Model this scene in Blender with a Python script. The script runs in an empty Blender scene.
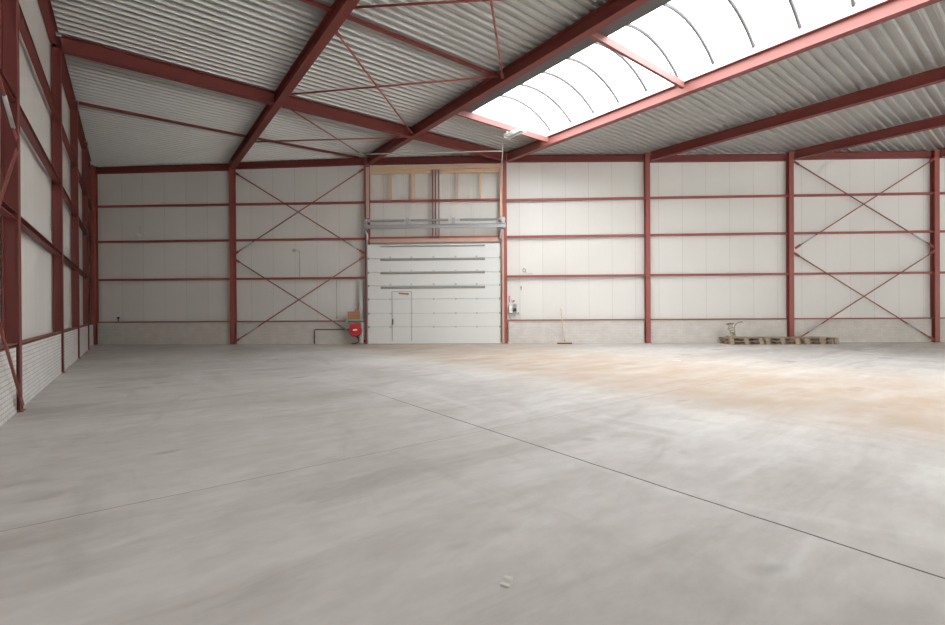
import bpy, math, random
from mathutils import Vector, Matrix
random.seed(7)
scene = bpy.context.scene
col = scene.collection

# ------------------------------------------------------------------ camera
EYE = 1.3
YAW, PITCH, ROLL = math.radians(37.106), math.radians(-0.1813), math.radians(0.3373)
F_PX = 452.87
cam_data = bpy.data.cameras.new('camera')
cam_data.sensor_width = 36.0
cam_data.lens = F_PX / 945.0 * 36.0
cam_data.clip_start = 0.05
cam_data.clip_end = 300
cam = bpy.data.objects.new('camera', cam_data)
col.objects.link(cam)
fw = Vector((math.sin(YAW) * math.cos(PITCH), math.cos(YAW) * math.cos(PITCH), math.sin(PITCH)))
r0 = Vector((math.cos(YAW), -math.sin(YAW), 0))
u0 = r0.cross(fw)
rr = r0 * math.cos(ROLL) - u0 * math.sin(ROLL)
uu = r0 * math.sin(ROLL) + u0 * math.cos(ROLL)
cam.matrix_world = Matrix(((rr.x, uu.x, -fw.x, 0), (rr.y, uu.y, -fw.y, 0), (rr.z, uu.z, -fw.z, EYE), (0, 0, 0, 1)))
scene.camera = cam

# ------------------------------------------------------------------ overcast sky, exposure
world = bpy.data.worlds.new('world')
scene.world = world
world.use_nodes = True
bg = world.node_tree.nodes['Background']
bg.inputs['Color'].default_value = (0.97, 0.985, 1.0, 1)
bg.inputs['Strength'].default_value = 1.0
scene.view_settings.view_transform = 'Standard'
scene.view_settings.look = 'None'
scene.view_settings.gamma = 1.0
scene.view_settings.use_curve_mapping = False
scene.view_settings.exposure = 3.55
scene.cycles.max_bounces = 10
scene.cycles.diffuse_bounces = 7
scene.cycles.transparent_max_bounces = 12

def portal(name, loc, rot, sx, sy):
    # tells the renderer through which openings the sky light enters (emits nothing itself)
    l = bpy.data.lights.new(name, 'AREA')
    l.shape = 'RECTANGLE'; l.size = sx; l.size_y = sy
    l.cycles.is_portal = True
    o = bpy.data.objects.new(name, l); col.objects.link(o)
    o.location = loc; o.rotation_euler = rot
    return o
REAR_Y = -16.0
SKY_END = -2.6
portal('skylight_portal', (10.2, 4.4, 8.6), (0, 0, 0), 4.2, 14.6)

# ------------------------------------------------------------------ the plan of the hall
AL = math.radians(-39.466)                       # the door wall stands askew to the side wall
XW = -1.165                                       # inner face of the side wall's columns
C0 = Vector((-1.17, 24.406, 0))                     # the corner
T = Vector((math.cos(AL), math.sin(AL), 0))      # along the door wall
N_IN = Vector((math.sin(AL), -math.cos(AL), 0))  # from the door wall into the hall

def WP(s, d=0.0, z=0.0):
    p = C0 + T * s + N_IN * d
    return Vector((p.x, p.y, z))

S = [0.0, 5.86, 11.437, 16.97, 22.584, 28.06, 33.48, 39.0]   # columns of the door wall
BX = [C0.x + s * math.cos(AL) for s in S]                        # roof beams over them
LY = [8.47, 13.36, 17.30, 21.20]                               # columns of the side wall

TILT = 0.017
def dz(x, y):
    """rise of the roof: a faint ridge beside the roof light, and a gentle fall away from the door wall"""
    f = min(1.0, max(0.0, (x - 2.0) / 8.0))
    if x > 16: f = max(0.4, 1.0 - (x - 16) * 0.15)
    return 0.03 * (1 - abs(x - 11.9) / 13.07) + f * TILT * (y - 8.5)
DECK = 7.42
BEAM_H = 0.32

def wall_y(x):
    return C0.y + (x - C0.x) * math.tan(AL)

# ------------------------------------------------------------------ materials
def mat(name):
    m = bpy.data.materials.new(name); m.use_nodes = True
    nt = m.node_tree
    return m, nt, nt.nodes['Principled BSDF']

def simple(name, rgb, rough=0.6, metal=0.0, var=0.12, scale=6.0, bump=0.0):
    m, nt, b = mat(name)
    n = nt.nodes
    tc = n.new('ShaderNodeTexCoord')
    nz = n.new('ShaderNodeTexNoise'); nz.inputs['Scale'].default_value = scale; nz.inputs['Detail'].default_value = 5
    nt.links.new(tc.outputs['Object'], nz.inputs['Vector'])
    mx = n.new('ShaderNodeMixRGB')
    mx.inputs[1].default_value = tuple(c * (1 - var) for c in rgb) + (1,)
    mx.inputs[2].default_value = tuple(min(1, c * (1 + var)) for c in rgb) + (1,)
    nt.links.new(nz.outputs['Fac'], mx.inputs[0])
    nt.links.new(mx.outputs[0], b.inputs['Base Color'])
    b.inputs['Roughness'].default_value = rough
    b.inputs['Metallic'].default_value = metal
    if bump:
        bp = n.new('ShaderNodeBump'); bp.inputs['Strength'].default_value = bump; bp.inputs['Distance'].default_value = 0.01
        nt.links.new(nz.outputs['Fac'], bp.inputs['Height'])
        nt.links.new(bp.outputs[0], b.inputs['Normal'])
    return m

M = {}
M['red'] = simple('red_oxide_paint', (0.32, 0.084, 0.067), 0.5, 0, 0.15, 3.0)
M['red_shaded'] = simple('shaded_red_oxide_paint', (0.185, 0.036, 0.030), 0.55, 0, 0.15, 3.0)  # oxide red darkened: shade on roof and side wall steel painted in
M['red_lit'] = simple('lit_red_oxide_paint', (0.22, 0.068, 0.058), 0.55, 0, 0.12, 3.0)  # paler than the other roof steel: daylight beside the roof light painted in
M['galv'] = simple('galvanised_steel', (0.52, 0.53, 0.54), 0.42, 0.55, 0.1, 9.0)
M['deck'] = simple('galvanised_deck', (0.50, 0.50, 0.48), 0.46, 0.6, 0.1, 1.2)
M['white_paint'] = simple('white_painted_metal', (0.80, 0.80, 0.78), 0.5, 0, 0.03, 4.0)
M['door_white'] = simple('door_panel_white', (0.74, 0.75, 0.73), 0.5, 0, 0.02, 2.0)
M['grey_bar'] = simple('grey_metal', (0.36, 0.355, 0.34), 0.5, 0.2, 0.1, 8.0)
M['bar_dark'] = simple('dark_grey_glazing_bar', (0.10, 0.10, 0.10), 0.6, 0, 0.1, 8.0)
M['red_dusty'] = simple('dusty_red_paint', (0.30, 0.13, 0.10), 0.7, 0, 0.15, 3.0)
M['dark'] = simple('dark_rubber', (0.035, 0.033, 0.03), 0.7, 0, 0.2, 9.0)
M['light_grey'] = simple('light_grey_plastic', (0.50, 0.50, 0.49), 0.5, 0, 0.05, 9.0)
M['fire_red'] = simple('fire_red_enamel', (0.62, 0.035, 0.04), 0.4, 0, 0.08, 6.0)
M['card'] = simple('brown_cardboard', (0.42, 0.21, 0.11), 0.8, 0, 0.1, 6.0)
M['green_white'] = simple('pale_shelf_paint', (0.50, 0.55, 0.45), 0.7, 0, 0.1, 6.0)
M['pink_board'] = simple('primed_board', (0.56, 0.37, 0.29), 0.7, 0, 0.1, 4.0)
M['black_pipe'] = simple('black_iron_pipe', (0.06, 0.055, 0.05), 0.5, 0.2, 0.1, 6.0)
M['beige'] = simple('beige_cord', (0.42, 0.37, 0.26), 0.8, 0, 0.2, 10.0)
M['white_plastic'] = simple('white_plastic', (0.82, 0.82, 0.80), 0.4, 0, 0.02, 6.0)
M['paper'] = simple('white_paper', (0.68, 0.67, 0.64), 0.9, 0, 0.03, 10.0)
M['bulk_pink'] = simple('pink_sticker', (0.62, 0.25, 0.33), 0.6, 0, 0.05, 10.0)

def wood(name, a, b2, rough=0.7, axis_scale=(1.2, 14, 14)):
    m, nt, b = mat(name)
    n = nt.nodes
    tc = n.new('ShaderNodeTexCoord'); mp = n.new('ShaderNodeMapping'); mp.inputs['Scale'].default_value = axis_scale
    nz = n.new('ShaderNodeTexNoise'); nz.inputs['Scale'].default_value = 2.2; nz.inputs['Detail'].default_value = 6
    nt.links.new(tc.outputs['Object'], mp.inputs[0]); nt.links.new(mp.outputs[0], nz.inputs['Vector'])
    mx = n.new('ShaderNodeMixRGB'); mx.inputs[1].default_value = a + (1,); mx.inputs[2].default_value = b2 + (1,)
    nt.links.new(nz.outputs['Fac'], mx.inputs[0]); nt.links.new(mx.outputs[0], b.inputs['Base Color'])
    b.inputs['Roughness'].default_value = rough
    return m
M['timber'] = wood('sawn_timber', (0.64, 0.42, 0.27), (0.76, 0.56, 0.40))
M['timber_v'] = wood('sawn_timber_upright', (0.64, 0.42, 0.27), (0.76, 0.56, 0.40), axis_scale=(14, 14, 1.2))
M['pallet'] = wood('weathered_pallet_wood', (0.30, 0.225, 0.16), (0.50, 0.39, 0.29))
M['pallet_warm'] = wood('reddish_pallet_wood', (0.50, 0.27, 0.17), (0.62, 0.38, 0.26))

def cladding(name, axis, period, offset):
    m, nt, b = mat(name)
    n, L = nt.nodes, nt.links
    tc = n.new('ShaderNodeTexCoord'); sep = n.new('ShaderNodeSeparateXYZ'); L.new(tc.outputs['Object'], sep.inputs[0])
    def math_(op, a, bb):
        x = n.new('ShaderNodeMath'); x.operation = op
        for i, v in enumerate((a, bb)):
            if v is None: continue
            if isinstance(v, (int, float)): x.inputs[i].default_value = v
            else: L.new(v, x.inputs[i])
        return x.outputs[0]
    a = math_('DIVIDE', math_('ADD', sep.outputs[axis], offset), period)
    fr = math_('FRACT', a, None)
    tri = math_('ABSOLUTE', math_('SUBTRACT', fr, 0.5), None)
    seam = math_('GREATER_THAN', tri, 0.5 - 0.009 / period)      # joint between two panels
    cell = n.new('ShaderNodeTexWhiteNoise'); cell.noise_dimensions = '1D'; L.new(math_('FLOOR', a, None), cell.inputs['W'])
    nz = n.new('ShaderNodeTexNoise'); nz.inputs['Scale'].default_value = 0.8; nz.inputs['Detail'].default_value = 5
    L.new(tc.outputs['Object'], nz.inputs['Vector'])
    ramp = n.new('ShaderNodeMixRGB'); ramp.inputs[1].default_value = (0.69, 0.675, 0.64, 1); ramp.inputs[2].default_value = (0.77, 0.76, 0.725, 1)
    L.new(math_('ADD', math_('MULTIPLY', nz.outputs['Fac'], 0.6), math_('MULTIPLY', cell.outputs['Value'], 0.35)), ramp.inputs[0])
    mx = n.new('ShaderNodeMixRGB'); mx.inputs[2].default_value = (0.40, 0.38, 0.35, 1)
    L.new(math_('MULTIPLY', seam, 0.4), mx.inputs[0]); L.new(ramp.outputs[0], mx.inputs[1])
    L.new(mx.outputs[0], b.inputs['Base Color'])
    b.inputs['Roughness'].default_value = 0.55
    # fine liner ribs
    rib = math_('SINE', math_('MULTIPLY', sep.outputs[axis], 2 * math.pi / 0.1), None)
    bp = n.new('ShaderNodeBump'); bp.inputs['Strength'].default_value = 0.25; bp.inputs['Distance'].default_value = 0.003
    L.new(rib, bp.inputs['Height']); L.new(bp.outputs[0], b.inputs['Normal'])
    return m
M['clad_back'] = cladding('sandwich_panel_white', 0, 0.917, -0.15)
M['clad_side'] = cladding('sandwich_panel_white_side', 1, 0.95, 0.2)

def brick(name, axis, c1, c2, mort):
    m, nt, b = mat(name)
    n, L = nt.nodes, nt.links
    tc = n.new('ShaderNodeTexCoord'); sep = n.new('ShaderNodeSeparateXYZ'); L.new(tc.outputs['Object'], sep.inputs[0])
    cb = n.new('ShaderNodeCombineXYZ'); L.new(sep.outputs[axis], cb.inputs[0]); L.new(sep.outputs[2], cb.inputs[1])
    bt = n.new('ShaderNodeTexBrick')
    bt.inputs['Scale'].default_value = 1.0
    bt.inputs['Brick Width'].default_value = 0.22; bt.inputs['Row Height'].default_value = 0.0625
    bt.inputs['Mortar Size'].default_value = 0.006; bt.inputs['Mortar Smooth'].default_value = 0.4
    bt.inputs['Color1'].default_value = c1 + (1,); bt.inputs['Color2'].default_value = c2 + (1,); bt.inputs['Mortar'].default_value = mort + (1,)
    L.new(cb.outputs[0], bt.inputs['Vector'])
    nz = n.new('ShaderNodeTexNoise'); nz.inputs['Scale'].default_value = 3; nz.inputs['Detail'].default_value = 6
    L.new(tc.outputs['Object'], nz.inputs['Vector'])
    mx = n.new('ShaderNodeMixRGB'); mx.blend_type = 'MULTIPLY'; mx.inputs[0].default_value = 0.25
    L.new(bt.outputs['Color'], mx.inputs[1]); L.new(nz.outputs['Fac'], mx.inputs[2])
    L.new(mx.outputs[0], b.inputs['Base Color'])
    bp = n.new('ShaderNodeBump'); bp.invert = True; bp.inputs['Strength'].default_value = 0.6; bp.inputs['Distance'].default_value = 0.006
    L.new(bt.outputs['Fac'], bp.inputs['Height']); L.new(bp.outputs[0], b.inputs['Normal'])
    b.inputs['Roughness'].default_value = 0.8
    return m
M['brick_side'] = brick('white_painted_brick', 1, (0.82, 0.80, 0.78), (0.76, 0.74, 0.72), (0.50, 0.48, 0.46))
M['brick_back'] = brick('pale_grey_brick', 0, (0.76, 0.72, 0.67), (0.71, 0.67, 0.62), (0.62, 0.58, 0.53))

def floor_mat():
    m, nt, b = mat('worn_concrete')
    n, L = nt.nodes, nt.links
    tc = n.new('ShaderNodeTexCoord'); sep = n.new('ShaderNodeSeparateXYZ'); L.new(tc.outputs['Object'], sep.inputs[0])
    def mth(op, a, bb=None, clamp=False):
        x = n.new('ShaderNodeMath'); x.operation = op; x.use_clamp = clamp
        for i, v in enumerate((a, bb)):
            if v is None: continue
            if isinstance(v, (int, float)): x.inputs[i].default_value = v
            else: L.new(v, x.inputs[i])
        return x.outputs[0]
    def noise(scale, detail, sc=(1, 1, 1), rough=0.55, rot=0.0, dist=0.0):
        mp = n.new('ShaderNodeMapping'); mp.inputs['Scale'].default_value = sc; mp.inputs['Rotation'].default_value = (0, 0, rot)
        L.new(tc.outputs['Object'], mp.inputs[0])
        z = n.new('ShaderNodeTexNoise'); z.inputs['Scale'].default_value = scale; z.inputs['Detail'].default_value = detail
        z.inputs['Roughness'].default_value = rough; z.inputs['Distortion'].default_value = dist
        L.new(mp.outputs[0], z.inputs['Vector'])
        return z.outputs['Fac']
    def mix(f, a, c, mode='MIX'):
        x = n.new('ShaderNodeMixRGB'); x.blend_type = mode
        for i, v in ((0, f), (1, a), (2, c)):
            if isinstance(v, tuple): x.inputs[i].default_value = v + (1,)
            elif isinstance(v, (int, float)): x.inputs[i].default_value = v
            else: L.new(v, x.inputs[i])
        return x.outputs[0]
    def ramp(v, lo, hi):
        x = n.new('ShaderNodeMapRange'); x.interpolation_type = 'SMOOTHSTEP'
        x.inputs['From Min'].default_value = lo; x.inputs['From Max'].default_value = hi
        L.new(v, x.inputs['Value'])
        return x.outputs[0]
    big = noise(0.30, 5, (0.7, 1.0, 1), 0.6, 0.0, 0.5)
    streak = noise(0.75, 7, (0.42, 1.7, 1), 0.62, -0.35, 0.9)
    sweep = noise(0.55, 6, (1.5, 0.5, 1), 0.6, 0.5, 1.2)
    fine = noise(5, 6, (0.6, 1.3, 1), 0.65)
    base = mix(ramp(big, 0.32, 0.68), (0.52, 0.49, 0.46), (0.67, 0.64, 0.61))
    base = mix(mth('MULTIPLY', ramp(streak, 0.50, 0.66), 0.55), base, (0.74, 0.72, 0.695))
    base = mix(mth('MULTIPLY', ramp(streak, 0.47, 0.33), 0.55), base, (0.40, 0.37, 0.34))
    base = mix(mth('MULTIPLY', ramp(sweep, 0.54, 0.66), 0.40), base, (0.73, 0.71, 0.68))
    base = mix(mth('MULTIPLY', ramp(sweep, 0.45, 0.35), 0.35), base, (0.42, 0.40, 0.37))
    base = mix(0.16, base, mix(ramp(fine, 0.35, 0.65), (0.36, 0.34, 0.32), (0.72, 0.70, 0.68)))
    # dark scuff spots
    spot = noise(0.9, 2, (1, 1.7, 1))
    base = mix(mth('MULTIPLY', ramp(spot, 0.66, 0.74), 0.5), base, (0.22, 0.21, 0.195))
    # tan dust lying along the lane under the roof light
    wob = mth('MULTIPLY', mth('SUBTRACT', noise(0.5, 5, (1, 0.5, 1), 0.6), 0.5), 3.2)
    xx = mth('ADD', sep.outputs[0], wob)
    lane = mth('MULTIPLY', ramp(xx, 5.2, 7.4), ramp(xx, 14.5, 9.0))
    lane = mth('MULTIPLY', lane, mth('ADD', mth('MULTIPLY', ramp(noise(1.6, 5, (0.5, 1.2, 1)), 0.25, 0.7), 0.55), 0.45))
    base = mix(mth('MULTIPLY', lane, 0.95), base, (0.43, 0.33, 0.245))
    # slab joints
    wj = mth('MULTIPLY', mth('SUBTRACT', noise(3.0, 3), 0.5), 0.02)
    jx = mth('LESS_THAN', mth('ABSOLUTE', mth('SUBTRACT', mth('ADD', sep.outputs[0], wj), 3.12)), 0.0075)
    jy = mth('LESS_THAN', mth('ABSOLUTE', mth('SUBTRACT', mth('ADD', sep.outputs[1], wj), 3.86)), 0.006)
    base = mix(mth('MULTIPLY', jx, ramp(sep.outputs[1], 9.0, 4.5)), base, (0.07, 0.055, 0.05))
    base = mix(mth('MULTIPLY', jy, 0.55), base, (0.15, 0.13, 0.11))
    L.new(base, b.inputs['Base Color'])
    rg = n.new('ShaderNodeMapRange'); rg.inputs['To Min'].default_value = 0.5; rg.inputs['To Max'].default_value = 0.75
    L.new(streak, rg.inputs['Value']); L.new(rg.outputs[0], b.inputs['Roughness'])
    b.inputs['Specular IOR Level'].default_value = 0.3
    bp = n.new('ShaderNodeBump'); bp.inputs['Strength'].default_value = 0.15; bp.inputs['Distance'].default_value = 0.005
    L.new(fine, bp.inputs['Height']); L.new(bp.outputs[0], b.inputs['Normal'])
    return m
M['floor'] = floor_mat()

def glazing_mat():
    m = bpy.data.materials.new('opal_polycarbonate'); m.use_nodes = True
    nt = m.node_tree; n, L = nt.nodes, nt.links
    n.remove(n['Principled BSDF'])
    tr = n.new('ShaderNodeBsdfTransparent'); tr.inputs[0].default_value = (0.95, 0.96, 0.96, 1)
    tl = n.new('ShaderNodeBsdfTranslucent'); tl.inputs[0].default_value = (0.9, 0.91, 0.91, 1)
    mx = n.new('ShaderNodeMixShader'); mx.inputs[0].default_value = 0.25
    L.new(tr.outputs[0], mx.inputs[1]); L.new(tl.outputs[0], mx.inputs[2])
    L.new(mx.outputs[0], n['Material Output'].inputs['Surface'])
    return m
M['opal'] = glazing_mat()

# ------------------------------------------------------------------ mesh helpers
class MB:
    def __init__(self): self.v = []; self.f = []
    def poly(self, pts, faces):
        b = len(self.v); self.v += [Vector(p) for p in pts]
        self.f += [tuple(b + i for i in f) for f in faces]
    def box(self, x0, x1, y0, y1, z0, z1):
        p = [(x, y, z) for z in (z0, z1) for y in (y0, y1) for x in (x0, x1)]
        self.poly(p, [(0, 2, 3, 1), (4, 5, 7, 6), (0, 1, 5, 4), (2, 6, 7, 3), (0, 4, 6, 2), (1, 3, 7, 5)])
        return self
    def prism(self, prof, p, q, up=(0, 0, 1)):
        """extrude a closed profile of (side, up) pairs from p to q"""
        p, q, up = Vector(p), Vector(q), Vector(up)
        ax = (q - p).normalized()
        sd = ax.cross(up).normalized(); u = sd.cross(ax)
        k = len(prof)
        pts = [p + sd * a + u * b for a, b in prof] + [q + sd * a + u * b for a, b in prof]
        fs = [(i, (i + 1) % k, k + (i + 1) % k, k + i) for i in range(k)]
        fs += [tuple(range(k))[::-1], tuple(range(k, 2 * k))]
        self.poly(pts, fs)
        return self
    def bar(self, p, q, w, h, up=(0, 0, 1)):
        return self.prism([(-w / 2, -h / 2), (w / 2, -h / 2), (w / 2, h / 2), (-w / 2, h / 2)], p, q, up)
    def rod(self, p, q, r, k=10, up=None):
        p, q = Vector(p), Vector(q)
        if up is None:
            up = (0, 0, 1) if abs((q - p).normalized().z) < 0.95 else (1, 0, 0)
        return self.prism([(r * math.cos(2 * math.pi * i / k), r * math.sin(2 * math.pi * i / k)) for i in range(k)], p, q, up)
    def tube(self, pts, r, k=8):
        pts = [Vector(p) for p in pts]
        rings = []
        nrm = None
        for i, p in enumerate(pts):
            d = (pts[min(i + 1, len(pts) - 1)] - pts[max(i - 1, 0)]).normalized()
            if nrm is None:
                nrm = d.cross(Vector((0, 0, 1)))
                if nrm.length < 0.05: nrm = d.cross(Vector((1, 0, 0)))
            nrm = (nrm - d * nrm.dot(d)).normalized()
            bn = d.cross(nrm)
            rings.append([p + (nrm * math.cos(2 * math.pi * j / k) + bn * math.sin(2 * math.pi * j / k)) * r for j in range(k)])
        vs = [v for rg in rings for v in rg]
        fs = [(i * k + j, i * k + (j + 1) % k, (i + 1) * k + (j + 1) % k, (i + 1) * k + j) for i in range(len(pts) - 1) for j in range(k)]
        fs += [tuple(range(k))[::-1], tuple((len(pts) - 1) * k + j for j in range(k))]
        self.poly(vs, fs)
        return self
    def lathe(self, prof, centre, axis, k=24):
        """revolve (radius, along) pairs about an axis"""
        c, ax = Vector(centre), Vector(axis).normalized()
        a = ax.orthogonal().normalized(); b = ax.cross(a)
        vs, fs = [], []
        for r, h in prof:
            vs += [c + ax * h + (a * math.cos(2 * math.pi * j / k) + b * math.sin(2 * math.pi * j / k)) * r for j in range(k)]
        m = len(prof)
        for i in range(m - 1):
            fs += [(i * k + j, i * k + (j + 1) % k, (i + 1) * k + (j + 1) % k, (i + 1) * k + j) for j in range(k)]
        fs += [tuple(range(k))[::-1], tuple((m - 1) * k + j for j in range(k))]
        self.poly(vs, fs)
        return self
    def make(self, name, m, parent=None, loc=(0, 0, 0), rotz=0.0, smooth=False):
        import bmesh
        me = bpy.data.meshes.new(name)
        me.from_pydata([tuple(v) for v in self.v], [], self.f)
        bm = bmesh.new(); bm.from_mesh(me)
        bmesh.ops.recalc_face_normals(bm, faces=bm.faces)
        bm.to_mesh(me); bm.free()
        me.materials.append(M[m] if isinstance(m, str) else m)
        if smooth:
            for p in me.polygons: p.use_smooth = True
        o = bpy.data.objects.new(name, me); col.objects.link(o)
        o.location = loc; o.rotation_euler = (0, 0, rotz)
        if parent: o.parent = parent
        return o

def tag(o, label, cat, group=None, kind='thing'):
    o['label'] = label; o['category'] = cat; o['kind'] = kind
    if group: o['group'] = group
    return o

def thing(name, label, cat, loc, rotz=0.0, group=None, kind='thing'):
    o = bpy.data.objects.new(name, None); col.objects.link(o)
    o.empty_display_size = 0.2
    o.location = loc; o.rotation_euler = (0, 0, rotz)
    return tag(o, label, cat, group, kind)

def wall_thing(name, label, cat, s, d=0.0, z=0.0, group=None, kind='thing'):
    """an Empty on the door wall: local x runs along the wall, local y points out through it"""
    return thing(name, label, cat, WP(s, d, z), AL, group, kind)

def ibeam(h, w, tf=0.014, tw=0.012):
    a, b = w / 2, h / 2
    t = tw / 2
    return [(-a, -b), (a, -b), (a, -b + tf), (t, -b + tf), (t, b - tf), (a, b - tf), (a, b), (-a, b), (-a, b - tf), (-t, b - tf), (-t, -b + tf), (-a, -b + tf)]

def channel(h, w, t=0.012):
    """C section, open towards -side"""
    b = h / 2
    return [(0, -b), (w, -b), (w, b), (0, b), (0, b - t), (w - t, b - t), (w - t, -b + t), (0, -b + t)]

# ------------------------------------------------------------------ the setting
fl = MB().box(-1.5, 36, -12, 25.2, -0.3, 0.0).make('floor', 'floor')
tag(fl, 'worn grey concrete slab floor with tan dust and dark slab joints', 'floor', kind='structure')

# door wall cladding (top follows the roof)
def wall_profile(s_list, z0, extra):
    return [(s, z0) for s in (s_list[0], s_list[-1])][::1] + [(s, DECK + dz((C0 + T * s).x, (C0 + T * s).y) + extra) for s in reversed(s_list)]
w = MB()
prof = wall_profile([-0.55, 1.5, 4.0, 7, 10, 13, 14.9, 17, 19, 20.5, 22.3, 24.5, 27.0, 41.0], 0.86, 0.075)
k = len(prof)
w.poly([(s, 0.155, z) for s, z in prof] + [(s, 0.235, z) for s, z in prof],
       [tuple(range(k)), tuple(range(k, 2 * k))[::-1]] + [(i, k + i, k + (i + 1) % k, (i + 1) % k) for i in range(k)])
o = w.make('wall_back', 'clad_back', loc=C0, rotz=AL)
tag(o, 'white sandwich panel cladding of the wall with the overhead door', 'wall', kind='structure')
m = MB()
edges = [0.0] + S[1:] + [41.5]
m.poly([(x, y, z) for z in (0, 0.89) for x, y in [p for i in range(7) for p in ((edges[i] + (0.08 if i == 0 else 0.13), 0.165), (edges[i] + (0.08 if i == 0 else 0.13), 0.05), (edges[i + 1] - 0.13, 0.05), (edges[i + 1] - 0.13, 0.165))] + [(41, 0.165), (41, 0.26), (-0.5, 0.26), (-0.5, 0.165)]], [])
nn = len(m.v) // 2
m.f = [tuple(range(nn))[::-1], tuple(range(nn, 2 * nn))] + [(i, (i + 1) % nn, nn + (i + 1) % nn, nn + i) for i in range(nn)]
o = m.make('brick_wall_back', 'brick_back', loc=C0, rotz=AL)
tag(o, 'low pale brick plinth along the foot of the door wall', 'wall', kind='structure')
o = MB().box(-0.12, 0, REAR_Y, 25.0, 0.0, 7.52).make('wall_left', 'clad_side', loc=(XW - 0.18, 0, 0))
tag(o, 'white sandwich panel cladding of the long side wall', 'wall', kind='structure')
m = MB()
ed = [REAR_Y] + LY + [24.33]
pl = []
for i in range(5):
    g0 = 0.0 if i == 0 else 0.11
    pl += [(-0.137, ed[i] + g0), (-0.0, ed[i] + g0), (-0.0, ed[i + 1] - (0.11 if i < 4 else 0.2)), (-0.137, ed[i + 1] - (0.11 if i < 4 else 0.2))]
pl += [(-0.137, 24.33), (-0.148, 24.33), (-0.148, REAR_Y)]
nn = len(pl)
m.poly([(x, y, z) for z in (0, 0.87) for x, y in pl], [tuple(range(nn))[::-1], tuple(range(nn, 2 * nn))] + [(i, (i + 1) % nn, nn + (i + 1) % nn, nn + i) for i in range(nn)])
o = m.make('brick_wall_left', 'brick_side', loc=(XW - 0.03, 0, 0))
tag(o, 'low white painted brick plinth along the foot of the long side wall', 'wall', kind='structure')
o = MB().box(0, 0.2, REAR_Y, 1.4, 0, 7.45).make('wall_right', 'clad_side', loc=(29.6, 0, 0))
tag(o, 'white panelled end wall of the hall', 'wall', kind='structure')
o = MB().box(-1.5, 29.8, -0.2, 0, 0, 7.45).make('wall_front', 'clad_back', loc=(0, REAR_Y, 0))
tag(o, 'white panelled wall behind the viewer', 'wall', kind='structure')

# corrugated roof deck, ribs across the hall; left out over the roof light
SKX0, SKX1, SKY = 8.45, 12.0, 11.40
def deck_mesh():
    mb = MB()
    P, hgt = 0.22, 0.07
    y = REAR_Y
    pts = []
    while y < 25.2:
        pts += [(y, 0.0), (y + 0.05, 0.0), (y + 0.075, hgt), (y + 0.195, hgt)]
        y += P
    def strip(x_of, x1_of):
        for (ya, za), (yb, zb) in zip(pts, pts[1:]):
            xa0, xb0 = x_of(ya), x_of(yb)
            xa1, xb1 = x1_of(ya), x1_of(yb)
            if xa1 - xa0 < 0.02 and xb1 - xb0 < 0.02: continue
            seg = lambda x, y, z: DECK + dz(x, y) + z
            mids = [m for m in (2.0, 6.0, 10.0, 11.9, 16.0, 18.0, 20.0, 25.0) if max(xa0, xb0) < m < min(xa1, xb1)]
            xsA = [xa0] + mids + [xa1]; xsB = [xb0] + mids + [xb1]
            for i in range(len(xsA) - 1):
                for lift in (0.0, 0.16):
                    z_a, z_b = (za, zb) if lift == 0 else (0, 0)
                    mb.poly([(xsA[i], ya, seg(xsA[i], ya, z_a) + lift), (xsA[i + 1], ya, seg(xsA[i + 1], ya, z_a) + lift),
                             (xsB[i + 1], yb, seg(xsB[i + 1], yb, z_b) + lift), (xsB[i], yb, seg(xsB[i], yb, z_b) + lift)], [(0, 1, 2, 3)])
    xw = lambda y: min(30.0, C0.x + (C0.y - y) / -math.tan(AL) + 0.36)
    strip(lambda y: XW - 0.28, lambda y: min(SKX0, xw(y)))
    strip(lambda y: SKX0, lambda y: min(SKX1, xw(y)) if y > SKY or y < SKY_END else SKX0)
    strip(lambda y: SKX1, lambda y: max(SKX1, xw(y)))
    return mb
import bmesh
d_ = deck_mesh()
o = d_.make('ceiling', 'deck')
bm_ = bmesh.new(); bm_.from_mesh(o.data); bmesh.ops.remove_doubles(bm_, verts=bm_.verts, dist=0.0005); bm_.to_mesh(o.data); bm_.free()
tag(o, 'galvanised corrugated steel roof deck seen from below', 'ceiling', kind='structure')

# roof light: curb, opal barrel vault, glazing bars
sky = thing('window_1', 'long barrel-vaulted opal roof light glowing white between two roof beams', 'skylight', (10.22, SKY, DECK + dz(10.22, SKY) + 0.02), kind='structure')
sky.rotation_euler.x = math.atan(TILT)
y0, y1 = SKY_END - SKY, 0.0
hx = (SKX1 - SKX0) / 2 + 0.005
cb = MB()
for sx in (-1, 1):
    a, b = sorted((sx * hx, sx * (hx + 0.07)))
    cb.box(a, b, y0, y1 + 0.07, -0.06, 0.27)
cb.box(-hx, hx, y1, y1 + 0.07, -0.06, 0.27)
cb.box(-hx, hx, y0 - 0.07, y0, -0.06, 0.27)
cb.make('curb', 'white_paint', sky)
HS, RISE = 1.84, 0.65
R_ = (HS * HS + RISE * RISE) / (2 * RISE)
th = math.asin(HS / R_)
def arc(y, dr=0.0, n=20):
    return [Vector(((R_ + dr) * math.sin(-th + 2 * th * i / n), y, 0.25 + RISE - R_ + (R_ + dr) * math.cos(-th + 2 * th * i / n))) for i in range(n + 1)]
fl_ = MB()
fl_.box(BX[2] + 0.11 - 10.22, SKX0 + 0.03 - 10.22, y0, y1 - 0.18, -0.062, -0.046)
fl_.make('edge_flashing', 'bar_dark', sky)
gl = MB()
A_, B_ = arc(y0 - 0.05), arc(y1 + 0.05)
gl.poly(A_ + B_, [(i, i + 1, len(A_) + i + 1, len(A_) + i) for i in range(len(A_) - 1)])
gl.make('vault_glazing', 'opal', sky, smooth=True)
eg = MB(); e = arc(y1 + 0.05); eg.poly(e, [tuple(range(len(e)))]); eg.make('end_pane', 'opal', sky)
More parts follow.
